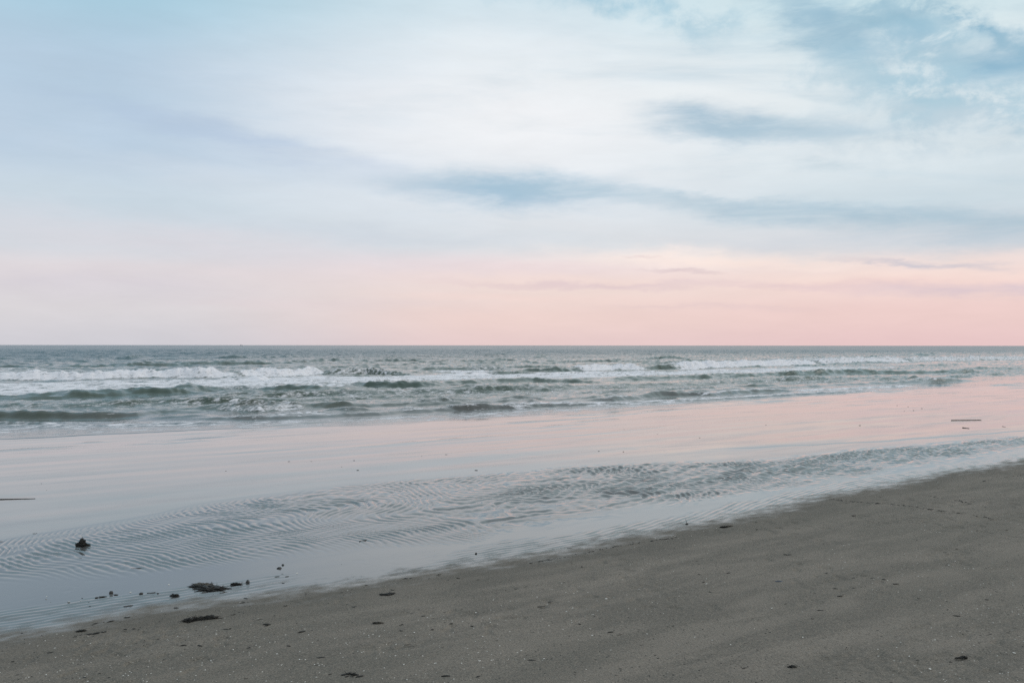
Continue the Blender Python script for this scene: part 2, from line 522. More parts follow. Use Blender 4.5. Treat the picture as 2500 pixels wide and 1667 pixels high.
bf = t.n('ShaderNodeBump'); bf.inputs['Distance'].default_value = 1.2
t.put(bf.inputs['Height'], t.noise(t.mapping(shore, scale=(.5, 1.4, 1)), .12, 6, .6, .2))
t.put(bf.inputs['Strength'], t.m('MULTIPLY', far, .9))
t.put(bf.inputs['Normal'], bp.outputs[0])
t.put(p.inputs['Normal'], bf.outputs[0])
finish(t, p)

# ------------------------------------------------------------------ beach: one continuous sheet, split where its state changes
ang = angles(.075)
rad = [.15, .5, 1.0, 1.6, 2.2, 2.7]
r = 3.0
while r < 62: rad.append(r); r *= 1.0031
while r < 60000: rad.append(r); r *= 1.25
rad = np.array(rad)
R_, C_ = len(rad), len(ang)
X = (rad[:, None] * np.sin(ang)[None, :]).ravel(); Y = (rad[:, None] * np.cos(ang)[None, :]).ravel()
z, wet_a, pool_a, s_, n_, A_, E_, H_ = ground(X, Y)
# past the fine part of the sheet the ripples are left out and the land rises gently inland
co = np.stack([X, Y, z], -1)
nrm = grid_normals(co, R_, C_)
fc = grid_faces(R_, C_)
cn = n_[fc].mean(1); cAq = A_[fc].mean(1); cEq = E_[fc].mean(1); cHq = H_[fc].mean(1)
keep = cn < cHq + 6
damp_a = 1 - ss(.05, .75, A_ - n_ + .25 * fbm(s_ * 1.5, n_ * 3, 3, 310))
at = {'wet': wet_a, 'pool': pool_a, 'damp': damp_a}
mesh_from('beach_sand', co, fc[keep & (cn < cAq)], nrm, at, sand_mat, kind='structure')
mesh_from('tidal_pool_water', co, fc[keep & (cn >= cAq) & (cn < cEq)], nrm, at, sand_mat, kind='structure')
mesh_from('wet_sand', co, fc[keep & (cn >= cEq)], nrm, at, sand_mat, kind='structure')

# ------------------------------------------------------------------ sea
rad = []
r = 13.0
while r < 420: rad.append(r); r *= 1.0049
while r < 3000: rad.append(r); r *= 1.02
while r < 60000: rad.append(r); r *= 1.2
rad = np.array(rad)
ang = angles(.075)
R_, C_ = len(rad), len(ang)
X = (rad[:, None] * np.sin(ang)[None, :]).ravel(); Y = (rad[:, None] * np.cos(ang)[None, :]).ravel()
s, n = to_sn(X, Y)
off = n - cH(s)                               # metres out from the edge of the swash
dist = np.hypot(X, Y)
fade = 1 - ss(250, 420, dist)


def chopf(s, n, seed):                        # long-crested, sharpened wavelets
    a = pn(s, n * 2.6, seed)
    return 1 - 2 * np.abs(a)


grow = ss(.5, 9, off)
zz = .010 + .012 * ss(0, 3, off)
zz = zz - .08 * ss(0, -.6, off + .25 * pn(s * .5, n * .5, 90) + .06 * pn(s * 3, n * 3, 91))
patchy = .6 + .8 * ss(-.3, .4, pn(s * .09, n * .22, 9))
zz += fade * grow * patchy * (.042 * chopf(s * .38, n * .50, 1) + .034 * chopf(s * 1.0, n * 1.15, 2) + .014 * pn(s * 2.8, n * 5.0, 3))
zz += fade * ss(8, 50, off) * (.10 * chopf(s * .17, n * .28, 4) + .045 * chopf(s * .6 + .25 * n, n * .55, 5))
zz += fade * ss(30, 90, off) * (.16 * pn(s * .06, n * .20, 6) + .10 * chopf(s * .13, n * .16, 7))
zz += (1 - ss(1500, 3000, dist)) * ss(150, 300, off) * .18 * pn(s * .02, n * .06, 8)
zz += (1 - ss(1200, 2600, dist)) * ss(100, 200, off) * .14 * chopf(s * .05, n * .07, 14)
zz += (.003 * pn(s * 1.5, n * 6, 12) + .002 * pn(s * 4, n * 12, 13)) * (1 - ss(3, 10, off)) * ss(-.2, .5, off)
foam_a = np.zeros_like(zz)
jag = .55 * pn(s * .45, n * 0, 21) + .25 * pn(s * 1.7, n * .2, 22) + .10 * pn(s * 5.0, n * .5, 23)

# crests: (points along the foot of the wave in the photograph, height m, front width, back width, foam on crest, end softness m)
crests = [
    ([(-300, 936), (0, 932), (180, 931), (400, 927), (600, 926)], .44, .9, 3.2, 1.0, 1.2),
    ([(590, 926), (700, 922), (800, 917)], .46, .9, 3.2, 1.0, .8),
    ([(806, 919), (900, 917), (1010, 920)], .42, .8, 3.0, .62, 1.0),
    ([(440, 926), (480, 927), (530, 926)], .30, .7, 1.6, .1, 1.0),
    ([(575, 934), (640, 934), (670, 931)], .27, .7, 1.6, .1, .8),
    ([(1040, 909), (1090, 908), (1148, 907)], .38, 1.0, 3.0, .35, 1.8),
    ([(1156, 908), (1200, 907), (1262, 906)], .36, 1.0, 3.0, .55, 1.2),
    ([(1065, 914), (1160, 914), (1264, 914)], .14, .5, 3.0, 1.0, 1.0),
    ([(1300, 910), (1360, 911), (1424, 909)], .38, 1.0, 3.0, .2, 2.2),
    ([(1424, 909), (1500, 906), (1592, 905)], .46, .9, 3.4, 1.0, 1.0),
    ([(1592, 905), (1630, 904), (1675, 903)], .34, .9, 3.0, .35, 1.6),
    ([(1660, 904), (1760, 899), (1870, 895), (2010, 891)], .55, 1.0, 4.0, 1.0, 2.0),
    ([(2000, 890), (2120, 888), (2230, 885)], .60, 1.0, 4.0, .9, 2.0),
    ([(2220, 883), (2350, 881), (2500, 879), (2800, 875)], .50, 1.2, 4.0, .8, 3.0),
    ([(1900, 886), (2100, 881), (2240, 879)], .35, 1.4, 4.0, .7, 3.0),
    # second line
    ([(100, 976), (200, 976), (300, 973), (420, 969), (520, 962)], .25, .8, 2.6, .12, 1.4),
    ([(420, 964), (560, 958), (700, 957), (860, 956)], .16, .7, 2.2, .1, 1.2),
    ([(866, 951), (975, 950), (1060, 947), (1110, 943)], .22, .7, 2.4, .1, 1.2),
    ([(1090, 944), (1230, 936), (1318, 934), (1480, 938)], .19, .8, 2.6, .1, 1.6),
    ([(1500, 932), (1600, 929), (1700, 927)], .17, .9, 2.4, .1, 1.4),
    ([(1700, 928), (1800, 924), (1900, 920), (2010, 918)], .20, .9, 2.6, .1, 1.6),
    ([(2000, 918), (2085, 914), (2170, 913), (2240, 913)], .27, 1.0, 3.0, .1, 2.0),
    ([(2230, 913), (2330, 913), (2420, 912)], .20, 1.0, 3.0, .1, 2.0),
    ([(520, 976), (600, 973), (690, 973)], .10, .5, 1.8, .05, 1.0),
    ([(450, 992), (530, 991), (640, 989)], .08, .5, 1.5, .05, 1.0),
    ([(1120, 960), (1260, 958), (1400, 957)], .09, .6, 1.6, .05, 1.0),
    ([(1440, 966), (1560, 962), (1620, 961)], .09, .6, 1.6, .05, 1.0),
    # inner line
    ([(-300, 1034), (0, 1030), (120, 1028), (250, 1027), (340, 1024), (400, 1016)], .20, .45, 1.7, .15, 3.0),
    ([(360, 1030), (450, 1028), (525, 1024)], .09, .35, 1.2, .2, 1.0),
    ([(520, 1008), (640, 1010), (760, 1003)], .15, .4, 1.4, .66, 1.0),
    ([(640, 1026), (668, 1024), (760, 1020), (850, 1017)], .10, .35, 1.2, .56, 1.0),
    ([(790, 1003), (850, 1001), (900, 1000)], .09, .4, 1.2, .1, .5),
    ([(810, 1014), (860, 1015), (925, 1011)], .13, .4, 1.3, .3, .8),
    ([(925, 1012), (1000, 1010), (1070, 1006)], .07, .3, 1.2, .55, 1.0),
    ([(1000, 992), (1060, 993), (1120, 990), (1185, 988)], .16, .5, 1.5, .35, 1.3),
    ([(1090, 1004), (1130, 1006), (1220, 1001)], .10, .35, 1.2, .4, .9),
    ([(1225, 1001), (1280, 1000), (1330, 997)], .06, .3, 1.2, .55, 1.0),
    ([(1240, 984), (1290, 983), (1340, 982)], .10, .4, 1.4, .05, .6),
    ([(1298, 993), (1318, 993), (1340, 990)], .09, .35, 1.0, .1, .3),
    ([(1445, 985), (1500, 984), (1560, 979), (1600, 976)], .18, .45, 1.6, .42, 1.3),
    ([(1590, 976), (1640, 971), (1700, 966), (1745, 969)], .19, .5, 1.6, .3, 1.2),
    ([(1740, 971), (1787, 966), (1850, 961), (1945, 957)], .15, .45, 1.5, .5, .7),
    ([(1680, 977), (1720, 977), (1760, 975)], .08, .35, 1.2, .3, .5),
    ([(1800, 947), (1850, 948), (1910, 945)], .13, .5, 1.6, .05, .8),
    ([(1935, 935), (1955, 935), (1980, 933)], .13, .5, 1.6, .05, .7),
    ([(2170, 932), (2190, 933), (2218, 931)], .14, .5, 1.4, .1, .6),
    ([(2232, 929), (2255, 929), (2285, 926)], .17, .5, 1.6, .05, .8),
    ([(1950, 957), (2100, 950), (2240, 942)], .07, .4, 1.4, .75, .8),
    ([(2270, 934), (2320, 933), (2370, 930)], .10, .5, 1.4, .5, .7),
    # low swells that tie the broken crests together
    ([(380, 1032), (640, 1029), (900, 1019), (1100, 1008), (1300, 998), (1450, 989)], .085, .45, 1.6, .30, 2.0),
    ([(420, 1010), (700, 1004), (950, 998), (1200, 990), (1450, 979)], .08, .45, 1.8, .30, 2.0),
    ([(1200, 1003), (1450, 991), (1700, 981), (1950, 966), (2150, 954)], .07, .4, 1.4, .50, 2.0),
    ([(1600, 968), (1850, 956), (2100, 941), (2400, 930)], .08, .5, 1.8, .30, 2.5),
    ([(-300, 1000), (100, 1000), (400, 996), (800, 984), (1100, 975)], .08, .5, 1.8, .25, 2.5),
    ([(900, 970), (1250, 958), (1600, 948), (2000, 932), (2300, 922)], .09, .6, 2.0, .25, 3.0),
    ([(500, 981), (800, 973), (1100, 964), (1400, 952), (1700, 943)], .09, .6, 2.0, .25, 3.0),
    ([(-300, 1050), (0, 1047), (200, 1044), (420, 1040), (600, 1036)], .045, .3, 1.2, .60, 1.5),
    ([(-300, 962), (0, 962), (200, 960)], .10, .6, 2.0, .4, 2.5),
    # out beyond the break
    ([(280, 880), (320, 880), (366, 878)], .45, 2.0, 5.0, .0, 3.0),
    ([(520, 880), (590, 880), (680, 878)], .42, 2.0, 5.0, .0, 3.0),
    ([(570, 894), (640, 894), (710, 891)], .25, 1.4, 4.0, .0, 2.5),
    ([(320, 898), (350, 899), (375, 896)], .25, 1.4, 3.0, .0, 2.0),
    ([(150, 882), (180, 882), (205, 880)], .28, 1.6, 4.0, .0, 2.5),
    ([(680, 876), (710, 876), (740, 874)], .35, 2.0, 4.0, .0, 3.0),
    ([(1215, 870), (1245, 871), (1280, 869)], .45, 2.5, 5.0, .0, 4.0),
    ([(1300, 877), (1330, 877), (1356, 875)], .35, 2.0, 4.0, .0, 3.0),
    ([(1210, 886), (1230, 886), (1260, 884)], .28, 2.0, 4.0, .0, 3.0),
    ([(2128, 875), (2160, 875), (2195, 873)], .35, 2.0, 5.0, .0, 4.0),
    ([(2260, 871), (2290, 871), (2315, 869)], .50, 3.0, 5.0, .0, 5.0),
    ([(1640, 879), (1665, 880), (1690, 878)], .45, 2.0, 5.0, .0, 3.0),
    ([(60, 867), (90, 867), (130, 866)], .45, 3.0, 5.0, .0, 5.0),
    ([(900, 872), (930, 872), (960, 871)], .40, 3.0, 5.0, .0, 4.0),
    ([(1560, 868), (1590, 868), (1620, 867)], .40, 3.0, 5.0, .0, 5.0),
]
for ci, (pts, h, wf, wb, fm, soft) in enumerate(crests):
    q = sorted(to_sn(*ground_xy(u, v)) for u, v in pts)
    S = np.array([a for a, b in q]); N = np.array([b for a, b in q])
    sel = np.nonzero((s > S[0] - soft) & (s < S[-1] + soft) & (n > N.min() - 5 * wf - 1) & (n < N.max() + wb * 4 + 3))[0]
    if not len(sel): continue
    s1, n1 = s[sel], n[sel]
    env = ss(S[0] - soft * .6, S[0] + soft, s1) * (1 - ss(S[-1] - soft, S[-1] + soft * .6, s1))
    env = env * (1 + .35 * pn(s1 * .45 + ci, n1 * 0, 31) + .30 * pn(s1 * 1.3, n1 * .3, 32) + .18 * pn(s1 * 3.7, n1 * .8, 33))
    d = n1 - np.interp(s1, S, N) - jag[sel] * min(1, wf) * .8
    front = ss(0, wf, d); back = np.exp(-np.maximum(d - wf, 0) / wb * 1.6)
    prof = front * back
    bump = (.74 if fm > .5 else .86) * h * env * prof * (1 + .14 * fbm(s1 * 1.6, n1 * 2.6, 3, 300 + ci))
    if fm > .5:                                # tumbling white water
        rough_ = fbm(s1 * 1.9, n1 * 2.6, 4, 100 + ci, .65)
        bump = bump * (1 + .42 * rough_ * ss(.1, .6, prof)) + env * .05 * min(1, h / .3) * ss(.2, .8, prof) * fbm(s1 * 6, n1 * 6, 2, 130 + ci)
    zz[sel] += np.maximum(bump, 0) * 1.0
    zz[sel] -= h * .12 * env * np.exp(-((d + wf * .5) / (wf * .6)) ** 2)
    if fm > 0:
        lead = ss(-.15, .12, d / wf) if fm > .5 else ss(.45, .9, d / wf)
        tail = np.exp(-np.maximum(d - wf, 0) / (wb * (.75 if fm > .5 else .25)))
        f = np.clip(fm * (.80 if fm > .5 else 1.3), 0, .82) * lead * tail * np.clip(env * 1.4, 0, 1)
        foam_a[sel] = np.maximum(foam_a[sel], f)
    else:
        foam_a[sel] *= 1
rw = np.random.RandomState(5)
for i in range(150):
    sc_ = rw.uniform(-25, 75); o_ = rw.uniform(2.0, 1.0) + rw.rand() ** 1.3 * 60
    L = rw.uniform(1.0, 3.5) * (1 + o_ * .05); h = rw.uniform(.035, .09) * (1 + o_ * .020); wf = h * 3.2; wb = h * 12
    sel = np.nonzero((np.abs(s - sc_) < L * 1.3) & (off > o_ - 2) & (off < o_ + wb * 3 + 2))[0]
    if not len(sel): continue
    s1 = s[sel]
    d = off[sel] - o_ - .10 * (s1 - sc_) * rw.uniform(-1, 1) - jag[sel] * .6
    e_ = np.clip(1 - ((s1 - sc_) / L) ** 2, 0, 1) ** 1.2 * (1 + .5 * pn(s1 * 1.1, s1 * 0, 400 + i))
    zz[sel] += h * e_ * ss(0, wf, d) * np.exp(-np.maximum(d - wf, 0) / wb * 1.6)
    if i % 3 == 0:
        foam_a[sel] = np.maximum(foam_a[sel], .42 * e_ * ss(.5, .9, d / wf) * np.exp(-np.maximum(d - wf, 0) / (wb * .6)))
# sheets of spent foam between the break and the second line
def band(up, lo, strength, u0, u1, seed):
    cu, cl = curve(up), curve(lo)
    a, b = cl(s), cu(s)
    t_ = (n - a) / np.maximum(b - a, .1)
    m = ss(-.12, .15, t_ + .25 * pn(s * .35, n * .5, seed)) * (1 - ss(.85, 1.1, t_ + .2 * pn(s * .3, n * .4, seed + 1)))
    s0 = to_sn(*ground_xy(*u0))[0]; s1_ = to_sn(*ground_xy(*u1))[0]
    return strength * m * ss(s0 - 3, s0 + 3, s) * (1 - ss(s1_ - 14, s1_ + 8, s)) * (.74 + .8 * fbm(s * .6, n * 2.2, 4, seed + 2, .65))


foam_a = np.maximum(foam_a, band([(0, 938), (400, 932), (830, 922), (1250, 916), (1680, 907), (2000, 896), (2300, 888)],
                                 [(0, 974), (220, 968), (450, 960), (830, 948), (1050, 938), (1250, 930), (1680, 921), (2000, 908), (2300, 896)], .97, (-300, 950), (2250, 895), 200))
foam_a = np.maximum(foam_a, band([(0, 908), (400, 906), (560, 909)], [(0, 932), (400, 928), (560, 925)], .80, (-300, 920), (520, 915), 210))
foam_a = np.maximum(foam_a, band([(0, 984), (400, 978), (900, 960), (1400, 944), (1900, 926), (2400, 916)],
                                 [(0, 1016), (400, 1004), (900, 990), (1400, 970), (1900, 944), (2400, 930)], .46, (-300, 1000), (2400, 925), 220))
foam_a = np.maximum(foam_a, band([(0, 1036), (400, 1034), (900, 1020), (1400, 992), (1900, 960), (2400, 936)],
                                 [(0, 1064), (400, 1049), (900, 1034), (1400, 1006), (1900, 968), (2400, 940)], .56, (-300, 1050), (2500, 935), 230))
# lace along the edge of the swash
lace = np.exp(-((off - .55 - .5 * pn(s * .35, n * 0, 241)) / .45) ** 2) * ss(-.35, .2, pn(s * .13, n * 0, 240))
foam_a = np.maximum(foam_a, .60 * lace * (.6 + .6 * fbm(s * 1.5, n * 2, 2, 242)))
zz += .012 * np.clip(foam_a, 0, 1) * fbm(s * 3.5, n * 5, 3, 250)
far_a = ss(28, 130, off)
shal = 1 - ss(.8, 7, off + 1.2 * pn(s * .2, n * .5, 260))
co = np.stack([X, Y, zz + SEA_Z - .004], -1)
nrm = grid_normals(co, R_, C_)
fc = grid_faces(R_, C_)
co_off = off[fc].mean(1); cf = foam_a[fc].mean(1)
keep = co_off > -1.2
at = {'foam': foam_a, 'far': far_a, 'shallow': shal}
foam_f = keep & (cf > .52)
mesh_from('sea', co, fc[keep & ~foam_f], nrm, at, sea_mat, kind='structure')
mesh_from('sea_foam', co, fc[foam_f], nrm, at, sea_mat, kind='stuff', label='white tumbling foam of the breaking waves along the surf line', category='foam')

# ------------------------------------------------------------------ things lying on the beach
random.seed(11)


def simple_mat(name, c1, c2, rough, scale=60.0, spec=.4, bump=.4):
    m, t = new_mat(name)
    tc_ = t.n('ShaderNodeTexCoord').outputs['Object']
    nz = t.noise(tc_, scale, 4, .65)
    p = t.n('ShaderNodeBsdfPrincipled')
    t.put(p.inputs['Base Color'], t.mix(t.mr(nz, .35, .65, 0, 1), c1 + (1,), c2 + (1,)))
    p.inputs['Roughness'].default_value = rough
    p.inputs['Specular IOR Level'].default_value = spec
    b = t.n('ShaderNodeBump'); b.inputs['Strength'].default_value = bump; b.inputs['Distance'].default_value = .002
    t.put(b.inputs['Height'], nz); t.put(p.inputs['Normal'], b.outputs[0])
    finish(t, p)
    return m


weed_m = simple_mat('wet black seaweed', (.006, .006, .005), (.020, .016, .011), .6)
dry_m = simple_mat('drying brown seaweed', (.04, .034, .026), (.10, .085, .066), .85)
stone_m = simple_mat('dark wet stone', (.022, .021, .020), (.05, .047, .043), .35)
wood_m = simple_mat('wet driftwood', (.018, .014, .012), (.05, .038, .030), .6)
brown_m = simple_mat('brown driftwood', (.06, .038, .028), (.11, .07, .05), .7)
shell_m = simple_mat('bleached shell', (.72, .69, .63), (.55, .50, .44), .5)
mussel_m = simple_mat('blue black mussel shell', (.012, .016, .03), (.03, .035, .055), .25)
hull_m = simple_mat('dark hull paint', (.05, .06, .08), (.06, .07, .09), .6, 1.0)
house_m = simple_mat('pale wheelhouse paint', (.45, .46, .48), (.5, .5, .5), .6, 1.0)


def lump_mesh(name, mat, dims, seed, rough=.35, freq=1.6, sub=2):
    bm = bmesh.new()
    bmesh.ops.create_icosphere(bm, subdivisions=sub, radius=1.0)
    o = Vector((seed * 3.7, seed * 1.3, 0))
    for v in bm.verts:
        d = v.co.normalized()
        k_ = 1 + rough * mnoise.noise(d * freq + o) + rough * .6 * mnoise.noise(d * freq * 2.7 + o)
        q = d * max(k_, .3)
        q.z = max(q.z, -.35)
        v.co = Vector((q.x * dims[0], q.y * dims[1], q.z * dims[2]))
    me = bpy.data.meshes.new(name)
    bm.to_mesh(me); bm.free()
    for f in me.polygons: f.use_smooth = True
    me.materials.append(mat)
    return me


def tube_mesh(name, mat, pts, radii, sides=6, flat=1.0):
    vs, fs = [], []
    n_ = len(pts)
    for i, p_ in enumerate(pts):
        a = pts[max(i - 1, 0)]; b = pts[min(i + 1, n_ - 1)]
        d = (Vector(b) - Vector(a)).normalized()
        side = d.cross(Vector((0, 0, 1)))
        side = side.normalized() if side.length > 1e-4 else Vector((1, 0, 0))
        up = side.cross(d).normalized()
        for j in range(sides):
            t_ = 2 * math.pi * j / sides
            vs.append(Vector(p_) + side * math.cos(t_) * radii[i] + up * math.sin(t_) * radii[i] * flat)
    for i in range(n_ - 1):
        for j in range(sides):
            a = i * sides + j; b = i * sides + (j + 1) % sides
            fs.append((a, b, b + sides, a + sides))
    fs.append(tuple(reversed(range(sides)))); fs.append(tuple(range((n_ - 1) * sides, n_ * sides)))
    me = bpy.data.meshes.new(name)
    me.from_pydata([tuple(v) for v in vs], [], fs)
    for f in me.polygons: f.use_smooth = True
    me.materials.append(mat)
    return me


def shell_mesh(name, mat, seed, ribs=9):
    """one valve of a cockle: domed, ribbed fan with a beak"""
    vs, fs = [], []
    nr, na = 5, ribs * 2 + 1
    for side in (0, 1):
        for i in range(nr):
            r_ = (i / (nr - 1))
            for j in range(na):
                th = math.radians(-70 + 140 * j / (na - 1))
                rr = r_ * (1 + (.04 if j % 2 else 0)) * (1 - .12 * (abs(th) / 1.22) ** 2)
                zz_ = .42 * math.sin(math.pi * min(r_ * .5 + .12, 1)) * (1 - r_ ** 2.2) + (.03 if j % 2 else 0) * r_ * (1 - r_) - side * .05
                vs.append((rr * math.sin(th), rr * math.cos(th) - .5, zz_))
    for side in (0, 1):
        b = side * nr * na
        for i in range(nr - 1):
            for j in range(na - 1):
                q = (b + i * na + j, b + i * na + j + 1, b + (i + 1) * na + j + 1, b + (i + 1) * na + j)
                fs.append(q if side else q[::-1])
    b0, b1 = (nr - 1) * na, nr * na + (nr - 1) * na
    for j in range(na - 1): fs.append((b0 + j, b0 + j + 1, b1 + j + 1, b1 + j))
    me = bpy.data.meshes.new(name)
    me.from_pydata(vs, [], fs)
    for f in me.polygons: f.use_smooth = True
    me.materials.append(mat)
    return me


def put_obj(name, me, loc=(0, 0, 0), rot=(0, 0, 0), scale=(1, 1, 1), parent=None, **props):
    ob = bpy.data.objects.new(name, me)
    ob.location = loc; ob.rotation_euler = rot; ob.scale = scale
    if parent is not None: ob.parent = parent
    return link(ob, **props)


def frond(seed, length, r0, mat, lift=.012):
    rnd = random.Random(seed)
    a = rnd.uniform(0, 6.28); p_ = Vector((0, 0, .004)); pts = []
    nn = 8
    for i in range(nn):
        pts.append(tuple(p_))
        a += rnd.uniform(-.7, .7)
        p_ = p_ + Vector((math.cos(a), math.sin(a), 0)) * length / nn
        p_.z = max(.001, .003 + lift * math.sin(math.pi * i / nn) * rnd.uniform(.3, 1))
    return tube_mesh('frond', mat, pts, [r0 * (1 - .7 * i / nn) * rnd.uniform(.7, 1.3) for i in range(nn)], 6, .5)


def clump(name, u, v, mats, lumps, fronds, flen, label, category, scale=1.0):
    root = bpy.data.objects.new(name, None)
    root.location = P(u, v)
    root.scale = (scale, scale, max(scale, .85))
    link(root, label=label, category=category)
    for i, (x, y, dx_, dy_, dz_, mt, rz) in enumerate(lumps):
        put_obj('tangle', lump_mesh('tangle', mats[mt], (dx_, dy_, dz_), 5 + i * 3 + u * .1, 1.0, 4.2, 4), (x, y, dz_ * .2), (0, 0, rz), parent=root)
    rnd = random.Random(int(u))
    for i in range(fronds):
        x, y, dx_, dy_ = lumps[rnd.randrange(len(lumps))][:4]
        put_obj('frond', frond(int(u) * 31 + i, flen * rnd.uniform(.6, 1.3), .0032, mats[0]), (x + rnd.uniform(-1, 1) * dx_ * .8, y + rnd.uniform(-1, 1) * dy_ * .8, 0), (0, 0, rnd.uniform(0, 6.28)), parent=root)
    return root


clump('seaweed_clump', 202, 1333, [weed_m, weed_m], [(0, 0, .036, .03, .050, 0, .3), (-.032, -.01, .034, .024, .026, 0, .2), (.042, .01, .042, .018, .016, 0, -.1)], 6, .07,
      'black seaweed clump standing up out of the rippled shallow water with its reflection', 'seaweed', scale=0.66)
clump('seaweed_mat', 505, 1438, [weed_m, dry_m], [(.02, 0, .085, .055, .014, 0, -.2), (-.05, .055, .085, .032, .012, 0, -.15), (-.07, .12, .070, .040, .008, 1, -.2), (.07, .03, .06, .03, .011, 0, -.3)], 22, .10,
      'largest dark seaweed tangle, brown at its back, at the edge between sand and water', 'seaweed', scale=0.86)
clump('seaweed_mat', 490, 1511, [weed_m, weed_m], [(-.07, -.03, .042, .030, .013, 0, .5), (0, .0, .055, .022, .012, 0, .35), (.07, .02, .06, .020, .014, 0, .2)], 16, .08,
      'long narrow black seaweed strip lying on the sand below the largest tangle', 'seaweed', scale=0.74)
clump('seaweed_clump', 428, 1455, [weed_m, dry_m], [(.01, 0, .026, .022, .012, 0, .2), (-.02, .01, .026, .018, .009, 0, .2)], 6, .05,
      'small black seaweed clump at the waterline just left of the largest tangle', 'seaweed', scale=0.62)
clump('seaweed_clump', 579, 1427, [weed_m, dry_m], [(-.018, 0, .024, .014, .012, 0, .1), (.016, 0, .020, .014, .011, 0, .2)], 4, .04,
      'two humped dark clump in the water just right of the largest seaweed tangle', 'seaweed', scale=0.85)
clump('seaweed_clump', 201, 1541, [weed_m, dry_m], [(.006, .002, .024, .014, .009, 0, .4), (-.02, -.008, .014, .01, .007, 0, .3)], 3, .03,
      'small flat black seaweed scrap on the damp sand at the far left', 'seaweed', scale=.72)
clump('seaweed_clump', 945, 1452, [weed_m, dry_m], [(0, 0, .055, .028, .008, 0, .1), (.03, .04, .032, .020, .007, 0, .3), (-.05, .01, .02, .016, .006, 0, 0)], 8, .05,
      'broken black seaweed patch on the sand just below the waterline, left of the middle', 'seaweed', scale=.72)
clump('seaweed_clump', 925, 1520, [weed_m, dry_m], [(0, 0, .034, .016, .006, 1, .1), (-.02, -.004, .02, .01, .006, 0, .2)], 4, .04,
      'thin seaweed wisp low on the sand under the broken black patch', 'seaweed', scale=.72)
clump('seaweed_clump', 1768, 1285, [weed_m, dry_m], [(-.01, -.02, .036, .022, .009, 0, .1), (.05, .03, .05, .022, .006, 1, .2)], 6, .06,
      'ragged seaweed clump on the sand close under the waterline, right of the middle', 'seaweed', scale=.72)
clump('seaweed_clump', 1935, 1626, [weed_m, dry_m], [(0, 0, .020, .012, .007, 0, .1), (-.02, .0, .016, .008, .004, 0, .2)], 5, .05,
      'small black seaweed clump at the bottom edge of the sand, right of the middle', 'seaweed', scale=.72)
clump('seaweed_clump', 2352, 1603, [weed_m, dry_m], [(.004, 0, .018, .012, .009, 0, .1), (-.04, -.006, .022, .008, .004, 0, .1)], 6, .06,
      'dark seaweed clump with a trailing left end near the bottom right corner', 'seaweed', scale=.72)
clump('seaweed_clump', 865, 1645, [weed_m, dry_m], [(0, 0, .022, .012, .004, 0, -.3), (-.03, .01, .02, .01, .003, 1, -.3)], 5, .05,
      'flattened dark seaweed clump in the scuffed sand at the bottom edge, left of the middle', 'seaweed', scale=.72)

# stones in the shallows
for (u, v, dx_, dy_, dz_, lb) in [
    (606, 1422, .014, .012, .016, 'round black stone standing in the water edge right of the seaweed tangle'),
    (692, 1379, .010, .008, .008, 'small dark stone, the farther of two lying in the blue shallow water'),
    (683, 1387, .018, .011, .009, 'flat brown stone, the nearer of two lying in the blue shallow water'),
    (273, 1448, .012, .010, .014, 'pointed dark stone at the waterline left of the seaweed, beside small pebbles'),
    (346, 1450, .013, .010, .010, 'dark stone at the waterline midway between pointed stone and seaweed tangle'),
    (238, 1459, .011, .009, .006, 'low dark stone at the waterline, leftmost of the stones there'),
    (1163, 1351, .009, .008, .008, 'small dark stone in the fine ripples near the middle of the waterline')]:
    put_obj('stone', lump_mesh('stone', stone_m, (dx_, dy_, dz_), u * .37, .35, 1.4, 2), P(u, v) + Vector((0, 0, dz_ * .25)), label=lb, category='stone')


def stick(u0, v0, u1, v1, r, mat, label, sag=.0, seed=1):
    a, b = P(u0, v0), P(u1, v1)
    rnd = random.Random(seed)
    pts, rad_ = [], []
    L = (b - a).length
    for i in range(14):
        t_ = i / 13
        q = a.lerp(b, t_)
        q.z += r * .1 + sag * math.sin(math.pi * t_)
        q.x += rnd.uniform(-1, 1) * r * .3; q.y += rnd.uniform(-1, 1) * r * .5
        pts.append(q - a); rad_.append(r * (1.1 - .4 * t_) * rnd.uniform(.85, 1.1))
    me = tube_mesh('driftwood_stick', mat, pts, rad_, 8)
    return put_obj('driftwood_stick', me, a, label=label, category='stick')


stick(-60, 1221, 87, 1218, .0075, wood_m, 'thin black stick lying on the wet sand at the left edge of the picture', .0, 3)
stick(2322, 1025, 2395, 1024, .009, brown_m, 'long brown stick lying on the pink mirror wet sand at the right', .0, 4)
stick(2350, 1043, 2366, 1045, .010, brown_m, 'short brown stick just below the long one at the right', 0, 5)
stick(2447, 1040, 2455, 1042, .008, wood_m, 'tiny dark stick nearest the right edge on the wet sand', 0, 6)
stick(879, 1321, 897, 1317, .004, wood_m, 'short twig in the rippled shallow water left of the middle', 0, 7)
stick(322, 1388, 352, 1386, .0025, wood_m, 'very thin twig in the blue shallow water right of the standing seaweed', 0, 8)
tw = bpy.data.objects.new('twig_sprig', None); tw.location = P(1677, 1278)
link(tw, label='tiny forked sprig sticking up beside the waterline right of the middle', category='twig')
put_obj('stem', tube_mesh('stem', wood_m, [(0, 0, 0), (-.004, 0, .02), (-.012, .002, .045)], [.003, .002, .001], 5), parent=tw)
put_obj('root', lump_mesh('root', weed_m, (.014, .01, .008), 4, .4, 2, 2), parent=tw)
me = lump_mesh('mussel_shell', mussel_m, (.028, .012, .006), 2, .12, 1.0, 3)
put_obj('mussel_shell', me, P(1902, 1419) + Vector((0, 0, .002)), (.3, 0, -.15), label='dark blue mussel shell lying alone on the sand at the right', category='shell')

